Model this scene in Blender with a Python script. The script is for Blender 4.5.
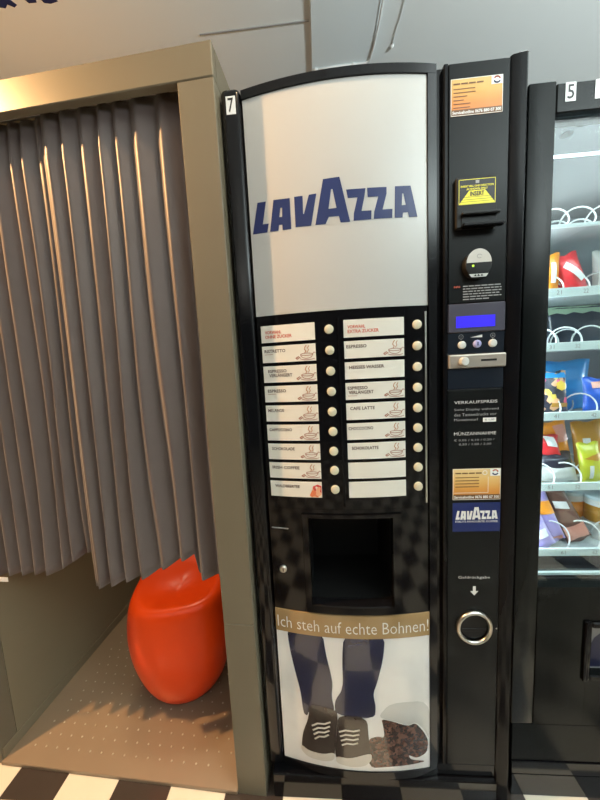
import bpy, bmesh, math, random
from mathutils import Matrix, Vector
from mathutils.geometry import tessellate_polygon
random.seed(7)
for o in list(bpy.data.objects): bpy.data.objects.remove(o, do_unlink=True)
SC = bpy.context.scene
COL = SC.collection
R = math.radians

# ------------------------------------------------------------------ camera
D, H = 0.7272, 1.2089                      # distance to the coffee machine's front, eye height
cam = bpy.data.cameras.new('camera'); cam.sensor_fit = 'HORIZONTAL'; cam.sensor_width = 36; cam.lens = 18.0
cam.clip_start = 0.02
co = bpy.data.objects.new('camera', cam); COL.objects.link(co); SC.camera = co
yw, pt, rl = R(-3.953), R(-6.2385), R(-2.936)
rt = Vector((math.cos(yw), -math.sin(yw), 0)); f0 = Vector((math.sin(yw), math.cos(yw), 0)); up0 = Vector((0, 0, 1))
fw = math.cos(pt)*f0 + math.sin(pt)*up0; up = -math.sin(pt)*f0 + math.cos(pt)*up0
r2 = math.cos(rl)*rt + math.sin(rl)*up; u2 = -math.sin(rl)*rt + math.cos(rl)*up
mw = Matrix((r2, u2, -fw)).transposed().to_4x4(); mw.translation = (0, 0, H)
co.matrix_world = mw

# ------------------------------------------------------------------ world, lamps, exposure
w = bpy.data.worlds.new('room_air'); SC.world = w; w.use_nodes = True
w.node_tree.nodes['Background'].inputs[0].default_value = (0.55, 0.6, 0.62, 1)
w.node_tree.nodes['Background'].inputs[1].default_value = 0.14
SC.view_settings.view_transform = 'Standard'; SC.view_settings.look = 'None'
SC.view_settings.exposure = -0.2; SC.view_settings.gamma = 1.0; SC.view_settings.use_curve_mapping = False
CEIL = 2.30
def area(name, loc, sx, sy, e, col, rot=(0, 0, 0)):
    l = bpy.data.lights.new(name, 'AREA'); l.shape = 'RECTANGLE'; l.size = sx; l.size_y = sy; l.energy = e; l.color = col
    o = bpy.data.objects.new(name, l); COL.objects.link(o); o.location = loc; o.rotation_euler = rot; return o
def spot(name, loc, aim, e, col, ang, blend=0.5, rad=0.03):
    l = bpy.data.lights.new(name, 'SPOT'); l.energy = e; l.color = col; l.spot_size = R(ang); l.spot_blend = blend; l.shadow_soft_size = rad
    o = bpy.data.objects.new(name, l); COL.objects.link(o); o.location = loc
    o.rotation_euler = (Vector(aim)-Vector(loc)).to_track_quat('-Z', 'Y').to_euler(); return o
def globe(name, loc, e, col, rad=0.12):
    l = bpy.data.lights.new(name, 'POINT'); l.energy = e; l.color = col; l.shadow_soft_size = rad
    o = bpy.data.objects.new(name, l); COL.objects.link(o); o.location = loc; return o
area('ceiling_fill_right', (1.45, -0.40, 1.55), 0.5, 0.5, 120, (0.87, 0.99, 1.0), (R(180), 0, 0))  # added fill, no real fixture: aimed up to brighten the ceiling
area('ceiling_fill_rear', (-0.5, -1.5, 1.50), 0.6, 0.4, 22, (1.0, 0.95, 0.88), (R(180), 0, 0))  # second added ceiling fill, weaker and behind the camera
spot('warm_downlight_left', (-1.30, 0.53, 2.25), (-0.60, 0.78, 0.6), 210, (1.0, 0.56, 0.23), 130, 0.6, 0.02)
spot('warm_downlight_centre', (0.05, 0.50, 2.25), (-0.40, 0.75, 0.0), 9, (1.0, 0.72, 0.42), 110, 0.6, 0.03)

# ------------------------------------------------------------------ materials
def pm(name, col, rough=0.5, metal=0.0, spec=0.5, coat=0.0, emit=None, es=0.0, var=0.06, vs=8.0, bump=0.0, bs=60.0, sheen=0.0):
    m = bpy.data.materials.new(name); m.use_nodes = True; nt = m.node_tree; b = nt.nodes['Principled BSDF']
    b.inputs['Roughness'].default_value = rough; b.inputs['Metallic'].default_value = metal
    b.inputs['Specular IOR Level'].default_value = spec; b.inputs['Coat Weight'].default_value = coat
    b.inputs['Coat Roughness'].default_value = 0.04; b.inputs['Sheen Weight'].default_value = sheen
    tc = nt.nodes.new('ShaderNodeTexCoord'); nz = nt.nodes.new('ShaderNodeTexNoise')
    nz.inputs['Scale'].default_value = vs; nz.inputs['Detail'].default_value = 4
    nt.links.new(tc.outputs['Object'], nz.inputs['Vector'])
    mx = nt.nodes.new('ShaderNodeMix'); mx.data_type = 'RGBA'
    mx.inputs['A'].default_value = (*[max(0, c*(1-var)) for c in col], 1)
    mx.inputs['B'].default_value = (*[min(1, c*(1+var)) for c in col], 1)
    nt.links.new(nz.outputs['Fac'], mx.inputs['Factor']); nt.links.new(mx.outputs['Result'], b.inputs['Base Color'])
    if emit:
        b.inputs['Emission Color'].default_value = (*emit, 1); b.inputs['Emission Strength'].default_value = es
    if bump:
        n2 = nt.nodes.new('ShaderNodeTexNoise'); n2.inputs['Scale'].default_value = bs; n2.inputs['Detail'].default_value = 3
        nt.links.new(tc.outputs['Object'], n2.inputs['Vector'])
        bp = nt.nodes.new('ShaderNodeBump'); bp.inputs['Strength'].default_value = bump; bp.inputs['Distance'].default_value = 0.002
        nt.links.new(n2.outputs['Fac'], bp.inputs['Height']); nt.links.new(bp.outputs['Normal'], b.inputs['Normal'])
    return m
def ramp_mat(name, cols, scale=20.0, kind='VORONOI', rough=0.3, const=True, axis=None, rng=(0, 1), coat=0.0):
    """printed colours: cells, waves or a straight ramp along one object axis"""
    m = bpy.data.materials.new(name); m.use_nodes = True; nt = m.node_tree; b = nt.nodes['Principled BSDF']
    b.inputs['Roughness'].default_value = rough; b.inputs['Coat Weight'].default_value = coat
    tc = nt.nodes.new('ShaderNodeTexCoord'); cr = nt.nodes.new('ShaderNodeValToRGB')
    if const: cr.color_ramp.interpolation = 'CONSTANT'
    el = cr.color_ramp.elements; n = len(cols)
    while len(el) < n: el.new(0.5)
    for i, c in enumerate(cols):
        el[i].position = (i/n) if const else i/(n-1); el[i].color = (*c, 1)
    if kind == 'AXIS':
        sp = nt.nodes.new('ShaderNodeSeparateXYZ'); nt.links.new(tc.outputs['Object'], sp.inputs[0])
        mr = nt.nodes.new('ShaderNodeMapRange'); mr.inputs['From Min'].default_value = rng[0]; mr.inputs['From Max'].default_value = rng[1]
        nt.links.new(sp.outputs[axis], mr.inputs['Value']); nt.links.new(mr.outputs['Result'], cr.inputs['Fac'])
    elif kind == 'VORONOI':
        v = nt.nodes.new('ShaderNodeTexVoronoi'); v.inputs['Scale'].default_value = scale
        nt.links.new(tc.outputs['Object'], v.inputs['Vector'])
        sp = nt.nodes.new('ShaderNodeSeparateColor'); nt.links.new(v.outputs['Color'], sp.inputs[0]); nt.links.new(sp.outputs[0], cr.inputs['Fac'])
    else:
        v = nt.nodes.new('ShaderNodeTexNoise'); v.inputs['Scale'].default_value = scale; v.inputs['Detail'].default_value = 3
        nt.links.new(tc.outputs['Object'], v.inputs['Vector']); nt.links.new(v.outputs['Fac'], cr.inputs['Fac'])
    nt.links.new(cr.outputs['Color'], b.inputs['Base Color'])
    return m
def glass_mat(name, tint=(0.93, 0.97, 0.97)):
    m = bpy.data.materials.new(name); m.use_nodes = True; nt = m.node_tree; nt.nodes.clear()
    out = nt.nodes.new('ShaderNodeOutputMaterial'); tr = nt.nodes.new('ShaderNodeBsdfTransparent'); tr.inputs[0].default_value = (*tint, 1)
    gl = nt.nodes.new('ShaderNodeBsdfGlossy'); gl.inputs['Roughness'].default_value = 0.02
    lw = nt.nodes.new('ShaderNodeLayerWeight'); lw.inputs['Blend'].default_value = 0.5
    pw = nt.nodes.new('ShaderNodeMath'); pw.operation = 'POWER'; pw.inputs[1].default_value = 5.0; nt.links.new(lw.outputs['Facing'], pw.inputs[0])
    fr = nt.nodes.new('ShaderNodeMath'); fr.operation = 'MULTIPLY_ADD'; fr.inputs[1].default_value = 0.95; fr.inputs[2].default_value = 0.045; nt.links.new(pw.outputs[0], fr.inputs[0])
    mx = nt.nodes.new('ShaderNodeMixShader')
    nt.links.new(fr.outputs[0], mx.inputs[0]); nt.links.new(tr.outputs[0], mx.inputs[1]); nt.links.new(gl.outputs[0], mx.inputs[2])
    nt.links.new(mx.outputs[0], out.inputs[0]); return m
M = dict(
    black=pm('black_gloss_plastic', (0.004, 0.004, 0.005), 0.09, spec=0.28, var=0.15),
    blackside=pm('black_gloss_frame', (0.005, 0.005, 0.006), 0.16, spec=0.16, var=0.15),
    satin=pm('charcoal_satin_panel', (0.008, 0.009, 0.0095), 0.28, spec=0.16, var=0.08, vs=20),
    matte=pm('black_matte', (0.006, 0.006, 0.006), 0.5, spec=0.3),
    snackblack=pm('black_painted_steel', (0.005, 0.006, 0.006), 0.22, spec=0.12, var=0.2, bump=0.05, bs=200),
    white=pm('white_header_plastic', (0.50, 0.495, 0.475), 0.3, coat=0.25, var=0.01),  # plain white plastic of the header
    card=pm('cream_label_card', (0.80, 0.77, 0.69), 0.35, coat=0.3, var=0.02),
    navy=pm('navy_print', (0.012, 0.024, 0.12), 0.3, spec=0.3, coat=0.1, var=0.08),
    brownink=pm('brown_ink', (0.10, 0.06, 0.05), 0.5), redink=pm('red_ink', (0.60, 0.10, 0.05), 0.5),
    rustink=pm('rust_ink', (0.36, 0.13, 0.07), 0.5), swirl=pm('ochre_ink', (0.50, 0.22, 0.09), 0.5),
    whiteink=pm('white_ink', (0.75, 0.75, 0.73), 0.5), greyink=pm('grey_ink', (0.33, 0.33, 0.33), 0.5),
    blackink=pm('black_ink', (0.012, 0.012, 0.012), 0.5), darkink=pm('dark_brown_ink', (0.16, 0.07, 0.02), 0.5),
    button=pm('ivory_button', (0.68, 0.63, 0.47), 0.25, coat=0.3, var=0.03),
    greybutton=pm('pale_grey_button', (0.62, 0.64, 0.62), 0.3), bluebutton=pm('violet_button', (0.42, 0.42, 0.72), 0.3),
    steel=pm('brushed_steel', (0.62, 0.60, 0.55), 0.28, metal=1.0, var=0.06, vs=60),
    silver=pm('silver_plastic', (0.36, 0.33, 0.29), 0.35, metal=0.3, var=0.04),
    chrome=pm('chrome', (0.8, 0.8, 0.8), 0.08, metal=1.0, var=0.02),
    screen=pm('blue_screen', (0.03, 0.02, 0.4), 0.3, emit=(0.035, 0.016, 0.95), es=0.75),
    screenframe=pm('grey_screen_frame', (0.06, 0.06, 0.085), 0.3),
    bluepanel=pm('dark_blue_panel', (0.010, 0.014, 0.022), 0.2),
    yellow=pm('yellow_print', (0.85, 0.78, 0.02), 0.4), led=pm('green_lamp', (0.3, 0.5, 0.05), 0.3, emit=(0.5, 0.8, 0.05), es=1.2),
    gold=pm('bronze_strip', (0.36, 0.23, 0.10), 0.22, coat=0.5, var=0.04),
    poster=ramp_mat('pale_poster_print', [(0.72, 0.70, 0.66), (0.86, 0.85, 0.82), (0.83, 0.83, 0.80)], 9, 'NOISE', 0.15, False, coat=0.6),
    jeans=ramp_mat('denim_print', [(0.008, 0.010, 0.030), (0.014, 0.019, 0.055), (0.009, 0.012, 0.035)], 14, 'NOISE', 0.15, False, coat=0.6),
    shoe=ramp_mat('brown_canvas_print', [(0.03, 0.022, 0.016), (0.06, 0.045, 0.035)], 60, 'NOISE', 0.15, False, coat=0.6),
    sole=pm('cream_sole_print', (0.66, 0.63, 0.56), 0.15, coat=0.6),
    beans=ramp_mat('coffee_bean_print', [(0.035, 0.015, 0.010), (0.10, 0.045, 0.03), (0.16, 0.08, 0.055), (0.05, 0.025, 0.018)], 150, 'VORONOI', 0.15, coat=0.6),
    sack=pm('grey_sack_print', (0.60, 0.60, 0.57), 0.15, coat=0.6, var=0.1),
    sticker=ramp_mat('orange_sticker_print', [(0.58, 0.17, 0.02), (0.64, 0.22, 0.03), (0.66, 0.34, 0.07), (0.62, 0.42, 0.13)], kind='AXIS', axis=2, rng=(1.725, 1.797), const=False, rough=0.3),
    sticker2=ramp_mat('orange_sticker_print_low', [(0.55, 0.19, 0.03), (0.66, 0.30, 0.06), (0.74, 0.48, 0.17), (0.78, 0.60, 0.30)], kind='AXIS', axis=2, rng=(0.866, 0.944), const=False, rough=0.3),
    paper=pm('white_sticker', (0.85, 0.85, 0.83), 0.5),
    berry=ramp_mat('berry_print', [(0.80, 0.72, 0.62), (0.75, 0.20, 0.08), (0.62, 0.06, 0.05), (0.80, 0.42, 0.25)], 90, 'VORONOI', 0.4),
    booth=pm('taupe_booth_paint', (0.165, 0.145, 0.10), 0.42, spec=0.4, var=0.05, vs=5, bump=0.03, bs=300),
    boothin=pm('taupe_booth_inner', (0.22, 0.19, 0.125), 0.35, spec=0.45, var=0.10, vs=3),
    platform=pm('tread_plate', (0.26, 0.19, 0.125), 0.33, spec=0.6, var=0.12, vs=6, bump=0.05, bs=120),
    dots=pm('worn_tread_dots', (0.50, 0.44, 0.34), 0.35, metal=0.4),
    curtain=pm('taupe_satin_curtain', (0.128, 0.100, 0.092), 0.50, spec=0.5, var=0.10, vs=14, sheen=0.25, bump=0.08, bs=90),
    stool=pm('orange_red_plastic', (1.0, 0.070, 0.004), 0.32, spec=0.35, var=0.03),
    tileA=pm('cream_tile', (0.78, 0.70, 0.56), 0.16, spec=0.5, var=0.06, vs=10),
    tileB=pm('dark_brown_tile', (0.055, 0.042, 0.034), 0.16, spec=0.5, var=0.15, vs=10),
    grout=pm('grey_grout', (0.20, 0.17, 0.13), 0.8),
    ceil=pm('white_ceiling_paint', (0.84, 0.86, 0.85), 0.32, spec=0.35, var=0.02, vs=2),
    wall=pm('grey_wall_paint', (0.28, 0.28, 0.27), 0.7, var=0.04),
    duct=pm('cool_white_duct', (0.80, 0.86, 0.88), 0.35, spec=0.35, var=0.02, vs=2),
    seam=pm('grey_seam', (0.33, 0.33, 0.32), 0.6), cable=pm('white_cable', (0.82, 0.82, 0.80), 0.4),
    shelf=pm('pale_grey_shelf', (0.45, 0.50, 0.52), 0.4), strip=pm('white_price_strip', (0.72, 0.82, 0.82), 0.4),
    inner=pm('blue_grey_liner', (0.20, 0.21, 0.225), 0.4, var=0.08), wire=pm('white_wire', (0.85, 0.88, 0.88), 0.3),
    tube=pm('lit_tube', (0.9, 0.95, 1.0), 0.4, emit=(0.80, 0.95, 1.0), es=2.5),
    glass=glass_mat('window_glass'),
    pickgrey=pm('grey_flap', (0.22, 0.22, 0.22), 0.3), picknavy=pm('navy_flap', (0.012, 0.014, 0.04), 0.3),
)

# ------------------------------------------------------------------ mesh helpers
def bm_new(): return bmesh.new()
def box(bm, x0, x1, y0, y1, z0, z1, bev=0.0, seg=1):
    r = bmesh.ops.create_cube(bm, size=1.0)
    vs = r['verts']
    for v in vs:
        v.co = ((x0+x1)/2+v.co.x*(x1-x0), (y0+y1)/2+v.co.y*(y1-y0), (z0+z1)/2+v.co.z*(z1-z0))
    if bev:
        es = list({e for v in vs for e in v.link_edges})
        bmesh.ops.bevel(bm, geom=es, offset=bev, segments=seg, affect='EDGES', profile=0.5)
    return bm
def tube(bm, pts, rad, n=8, closed=False):
    pts = [Vector(p) for p in pts]; rings = []; N = len(pts)
    for i, p in enumerate(pts):
        a = pts[(i-1) % N] if (i > 0 or closed) else p
        b = pts[(i+1) % N] if (i < N-1 or closed) else p
        t = (b-a).normalized(); q = t.to_track_quat('Z', 'Y')
        rings.append([bm.verts.new(p + q @ Vector((math.cos(2*math.pi*k/n)*rad, math.sin(2*math.pi*k/n)*rad, 0))) for k in range(n)])
    m = N if closed else N-1
    for i in range(m):
        A, B = rings[i], rings[(i+1) % N]
        for k in range(n): bm.faces.new((A[k], A[(k+1) % n], B[(k+1) % n], B[k]))
    if not closed: bm.faces.new(rings[0][::-1]); bm.faces.new(rings[-1])
    return bm
def lathe(bm, prof, c, axis='y', n=24):
    """prof: list of (radius, offset along axis); axis 'y' points towards -y"""
    rings = []
    for r, h in prof:
        ring = []
        for k in range(n):
            a = 2*math.pi*k/n
            if axis == 'y': p = (c[0]+r*math.cos(a), c[1]-h, c[2]+r*math.sin(a))
            else: p = (c[0]+r*math.cos(a), c[1]+r*math.sin(a), c[2]+h)
            ring.append(bm.verts.new(p))
        rings.append(ring)
    for A, B in zip(rings, rings[1:]):
        for k in range(n): bm.faces.new((A[k], A[(k+1) % n], B[(k+1) % n], B[k]))
    bm.faces.new(rings[0][::-1]); bm.faces.new(rings[-1]); return bm
def mk(name, bm, mat, parent=None, smooth=False, local=False):
    bmesh.ops.recalc_face_normals(bm, faces=bm.faces)
    me = bpy.data.meshes.new(name); bm.to_mesh(me); bm.free()
    o = bpy.data.objects.new(name, me); COL.objects.link(o); me.materials.append(mat)
    if smooth:
        for p in me.polygons: p.use_smooth = True
        if smooth != 'all': me.set_sharp_from_angle(angle=R(40))
    if parent is not None:
        o.parent = parent
        if parent.type == 'EMPTY' and not local: o.matrix_parent_inverse = Matrix.Translation(-Vector(parent.location))
    return o
def tag(o, label, cat, group=None, kind=None):
    if label: o['label'] = label
    if cat: o['category'] = cat
    if group: o['group'] = group
    if kind: o['kind'] = kind
    return o
def thing(name, loc, label, cat, group=None, rz=0.0):
    o = bpy.data.objects.new(name, None); COL.objects.link(o); o.location = loc; o.rotation_euler = (0, 0, rz)
    o.empty_display_size = 0.1
    return tag(o, label, cat, group)
def struct(name, bm, mat): return tag(mk(name, bm, mat), None, None, kind='structure')

def yd(x): return D-0.013+0.02*((x-0.085)/0.2)**2        # the bowed front of the coffee machine's door
def bend(bm, eps):
    xs = [v.co.x for v in bm.verts]; a, b = min(xs), max(xs)
    n = int((b-a)/0.02)
    for i in range(1, n+1):
        g = list(bm.verts)+list(bm.edges)+list(bm.faces)
        bmesh.ops.bisect_plane(bm, geom=g, plane_co=(a+(b-a)*i/(n+1), 0, 0), plane_no=(1, 0, 0))
    for v in bm.verts: v.co.y += yd(v.co.x)-eps
def slab(name, x0, x1, z0, z1, mat, parent, proud=0.0, thick=0.012):
    bm = bm_new(); n = max(1, int((x1-x0)/0.012)); F = []; B = []
    for i in range(n+1):
        x = x0+(x1-x0)*i/n; y = yd(x)-proud
        F.append((bm.verts.new((x, y, z0)), bm.verts.new((x, y, z1)))); B.append((bm.verts.new((x, y+thick, z0)), bm.verts.new((x, y+thick, z1))))
    for i in range(n):
        bm.faces.new((F[i][0], F[i+1][0], F[i+1][1], F[i][1])); bm.faces.new((B[i][0], B[i][1], B[i+1][1], B[i+1][0]))
        bm.faces.new((F[i][1], F[i+1][1], B[i+1][1], B[i][1])); bm.faces.new((F[i][0], B[i][0], B[i+1][0], F[i+1][0]))
    bm.faces.new((F[0][0], F[0][1], B[0][1], B[0][0])); bm.faces.new((F[n][0], B[n][0], B[n][1], F[n][1]))
    return mk(name, bm, mat, parent, smooth=True)
def flat(polys, y=None, eps=0.0006, bm=None):
    """polys: list of outlines in (x, z), each a list or (outline, hole); y None follows the door's bow"""
    own = bm is None
    if own: bm = bm_new()
    for p in polys:
        loops = [p] if not isinstance(p, tuple) else list(p)
        L3 = [[Vector((a, b, 0)) for a, b in lp] for lp in loops]
        vs = [bm.verts.new((q.x, 0 if y is None else y-eps, q.y)) for lp in L3 for q in lp]
        for t in tessellate_polygon(L3):
            try: bm.faces.new([vs[i] for i in t])
            except ValueError: pass
    if y is None: bend(bm, eps)
    return bm
def rect(x0, x1, z0, z1): return [(x0, z0), (x1, z0), (x1, z1), (x0, z1)]
def stroke(pts, wd):
    """flat ribbon outline quads along a polyline in (x, z)"""
    out = []
    for a, b in zip(pts, pts[1:]):
        dx, dz = b[0]-a[0], b[1]-a[1]; l = math.hypot(dx, dz) or 1e-6; nx, nz = -dz/l*wd/2, dx/l*wd/2; ex, ez = dx/l*wd*0.2, dz/l*wd*0.2
        out.append([(a[0]+nx-ex, a[1]+nz-ez), (b[0]+nx+ex, b[1]+nz+ez), (b[0]-nx+ex, b[1]-nz+ez), (a[0]-nx-ex, a[1]-nz-ez)])
    return out
def chaikin(p, it=2):
    for _ in range(it):
        q = []
        for a, b in zip(p, p[1:]+p[:1]):
            q += [(0.8*a[0]+0.2*b[0], 0.8*a[1]+0.2*b[1]), (0.2*a[0]+0.8*b[0], 0.2*a[1]+0.8*b[1])]
        p = q
    return p
def ell(cx, cz, a, b, n=20, t0=0.0, t1=2*math.pi):
    return [(cx+a*math.cos(t0+(t1-t0)*i/n), cz+b*math.sin(t0+(t1-t0)*i/n)) for i in range(n+1)]
TXT = {}
def text_geo(s, bold=0.0):
    k = (s, bold)
    if k not in TXT:
        c = bpy.data.curves.new('t', 'FONT'); c.body = s; c.size = 1.0; c.offset = bold; c.resolution_u = 2; c.space_line = 0.85
        o = bpy.data.objects.new('t', c); COL.objects.link(o)
        dg = bpy.context.evaluated_depsgraph_get(); me = bpy.data.meshes.new_from_object(o.evaluated_get(dg))
        V = [(v.co.x, v.co.y) for v in me.vertices]; F = [tuple(p.vertices) for p in me.polygons]
        bpy.data.objects.remove(o); bpy.data.curves.remove(c); bpy.data.meshes.remove(me)
        x0 = min(v[0] for v in V); x1 = max(v[0] for v in V); y0 = min(v[1] for v in V); y1 = max(v[1] for v in V)
        TXT[k] = ([((a-x0)/(x1-x0), (b-y0)/(y1-y0)) for a, b in V], F)
    return TXT[k]
def text(s, x0, x1, z0, z1, mat, parent, y=None, eps=0.0012, bold=0.0, name='lettering'):
    V, F = text_geo(s, bold); bm = bm_new()
    vs = [bm.verts.new((x0+a*(x1-x0), 0 if y is None else y-eps, z0+b*(z1-z0))) for a, b in V]
    for f in F:
        try: bm.faces.new([vs[i] for i in f])
        except ValueError: pass
    if y is None:
        for v in bm.verts: v.co.y += yd(v.co.x)-eps
    return mk(name, bm, mat, parent)

# ------------------------------------------------------------------ the setting
RX0, RX1, RY0, RY1 = -2.2, 2.4, -3.2, 1.6
T = 0.167; TX0 = -0.99; TY0 = 0.684       # tile pitch and one tile corner
fl = struct('floor', box(bm_new(), RX0, RX1, RY0, RY1, -0.06, -0.0015), M['grout'])
tile_me = {}
for k, mn in ((0, 'tileA'), (1, 'tileB')):
    bm = box(bm_new(), 0, T-0.0012, 0, T-0.0012, -0.006, 0.0); 
    me = bpy.data.meshes.new('tile'); bm.to_mesh(me); bm.free(); me.materials.append(M[mn]); tile_me[k] = me
far = {0: bm_new(), 1: bm_new()}
i0, i1 = int((RX0-TX0)/T), int((RX1-TX0)/T)-1; j0, j1 = int((RY0-TY0)/T), int((RY1-TY0)/T)-1
for i in range(i0, i1+1):
    for j in range(j0, j1+1):
        k = 1-((i+j) % 2)                     # tile i=0, j=0 is dark
        x, y = TX0+i*T, TY0+j*T
        if -4 <= i <= 15 and -7 <= j <= 0:
            o = bpy.data.objects.new('tile', tile_me[k]); COL.objects.link(o); o.parent = fl; o.location = (x, y, 0)
        else: box(far[k], x, x+T-0.0012, y, y+T-0.0012, -0.006, 0.0)
for k, mn in ((0, 'tileA'), (1, 'tileB')):
    o = mk('far_tiles', far[k], M[mn], fl); o['kind'] = 'stuff'
struct('ceiling', box(bm_new(), RX0, RX1, RY0, RY1, CEIL, CEIL+0.06), M['ceil'])
struct('wall_back', box(bm_new(), RX0, RX1, RY1, RY1+0.08, -0.06, CEIL), M['wall'])
struct('wall_left', box(bm_new(), RX0-0.08, RX0, RY0, RY1, -0.06, CEIL), M['wall'])
struct('wall_right', box(bm_new(), RX1, RX1+0.08, RY0, RY1, -0.06, CEIL), M['wall'])
# seam between two ceiling boards
struct('trim_1', box(bm_new(), -0.34, 0.015, 1.078, 1.0815, CEIL-0.003, CEIL+0.001), M['seam'])

# boxed duct under the ceiling and the cables on it
tag(mk('ceiling_duct', box(bm_new(), 0.020, 0.233, RY0+0.3, 1.228, CEIL-0.012, CEIL, 0.002), M['duct']),
    'white boxed duct fixed under the ceiling above the black coffee machine', 'duct')
bm = bm_new(); tube(bm, [(0.022, 1.226, 2.2835), (0.10, 1.224, 2.2850), (0.17, 1.224, 2.2845), (0.215, 1.222, 2.2840), (0.228, 1.212, 2.2840), (0.234, 1.17, 2.2850), (0.238, 1.10, 2.2855), (0.2375, -2.0, 2.2855)], 0.0035, 8)
cb = thing('duct_cable', (0.03, 1.22, 2.2835), 'thin white cable running round the end of the boxed ceiling duct', 'cable')
mk('cable_run', bm, M['cable'], cb, smooth='all')
for x, y in ((0.036, 1.225), (0.172, 1.223)): mk('cable_clip', box(bm_new(), x-0.006, x+0.006, y-0.006, y+0.004, 2.2780, 2.2875, 0.002), M['cable'], cb)
cb = thing('ceiling_cable', (0.305, 1.0, CEIL), 'thin white cable stapled to the bare ceiling beside the boxed duct', 'cable')
mk('cable_run', tube(bm_new(), [(0.300, 1.186, 2.297), (0.300, 1.15, 2.297), (0.306, 1.10, 2.297), (0.309, 1.0, 2.297), (0.312, 0.7, 2.297), (0.310, -2.0, 2.297)], 0.0016, 8), M['ceil'], cb, smooth='all')
mk('cable_clip', lathe(bm_new(), [(0.003, -0.010), (0.006, -0.007), (0.006, 0.0)], (0.300, 1.188, CEIL), 'z', 12), M['cable'], cb, smooth=True)
# feet of dark blue capitals printed on the ceiling over the booth (the rest is above the frame)
cl = thing('ceiling_lettering', (-0.80, 0.9, CEIL), 'feet of dark blue capital letters printed on the ceiling above the booth', 'lettering')
for pts in ([(-0.95, 0.85), (-0.885, 0.85), (-0.832, 0.944), (-0.845, 0.949), (-0.858, 0.940), (-0.872, 0.948), (-0.90, 0.94)],
            [(-0.835, 0.85), (-0.795, 0.85), (-0.765, 0.935), (-0.772, 0.945), (-0.795, 0.944)],
            [(-0.775, 0.85), (-0.72, 0.85), (-0.710, 0.949), (-0.735, 0.952), (-0.752, 0.948)]):
    bm = bm_new(); a = [bm.verts.new((x, y, CEIL-0.0008)) for x, y in pts]; bm.faces.new(a)
    r = bmesh.ops.extrude_face_region(bm, geom=list(bm.faces))
    for v in r['geom']:
        if isinstance(v, bmesh.types.BMVert): v.co.z += 0.0007
    mk('letter', bm, M['navy'], cl)

# ------------------------------------------------------------------ photo booth
BP = (-0.202, 0.714, 0.0); BR = R(-3.1)
bloc0 = Matrix.Translation(BP) @ Matrix.Rotation(BR, 4, 'Z')
booth = thing('photo_booth', BP, 'taupe metal photo booth with curtained doorway and dotted tread floor', 'booth', rz=BR)
bk = lambda n, bm, m, **k: mk(n, bm, M[m], booth, local=True, **k)
UL = -0.862; DEP = 0.72
bk('header_beam', box(bm_new(), UL-0.085, 0.0, 0.0, 0.022, 1.849, 1.920, 0.002), 'booth')
bk('post', box(bm_new(), -0.084, 0.0, 0.0, 0.05, 0.535, 1.8475, 0.0015), 'booth')
bk('post', box(bm_new(), -0.084, 0.0, 0.0, 0.05, 0.0, 0.534, 0.0015), 'booth')
bk('post', box(bm_new(), UL-0.085, UL, 0.0, 0.05, 0.0, 1.8475, 0.0015), 'booth')
bk('side_panel', box(bm_new(), -0.018, 0.0, 0.0505, DEP, 0.0, 1.9195), 'booth')
bk('side_panel', box(bm_new(), UL-0.02, UL, 0.0505, DEP, 0.0, 1.920), 'boothin')
for u in (-0.018, UL-0.02): bk('side_rail', box(bm_new(), u, u+(0.018 if u > -0.1 else 0.02), 0.0225, 0.0502, 1.848, 1.9195), 'booth')
bk('back_panel', box(bm_new(), UL, -0.0185, DEP-0.02, DEP, 0.0, 1.900), 'boothin')
bk('roof_panel', box(bm_new(), UL, -0.0185, 0.023, DEP-0.0205, 1.900, 1.918), 'boothin')
bk('curtain_rail', tube(bm_new(), [(UL, 0.056, 1.885), (-0.0185, 0.056, 1.885)], 0.008, 10), 'steel', smooth=True)
bk('skirting', box(bm_new(), UL+0.0003, UL+0.004, 0.004, DEP-0.021, 0.0125, 0.048, 0.001), 'boothin')
pl = bk('platform', box(bm_new(), UL+0.0002, -0.0845, -0.004, DEP-0.0205, 0.0, 0.012, 0.0015), 'platform')
bm = bm_new(); row = 0; v = 0.045
while v < 0.62:
    u = UL+0.07+(0.02 if row % 2 else 0)
    while u < -0.12:
        lathe(bm, [(0.0032, 0.0), (0.0026, 0.0012), (0.0010, 0.0018)], (u, v, 0.0119), 'z', 8); u += 0.04
    v += 0.034; row += 1
o = mk('tread_dots', bm, M['dots'], pl, smooth='all'); o['kind'] = 'stuff'
for u, v in ((-0.60, 0.012), (-0.008, 0.02)):
    bk('roof_clip', box(bm_new(), u-0.004, u+0.004, v-0.004, v+0.004, 1.919, 1.932, 0.002), 'cable')

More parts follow.
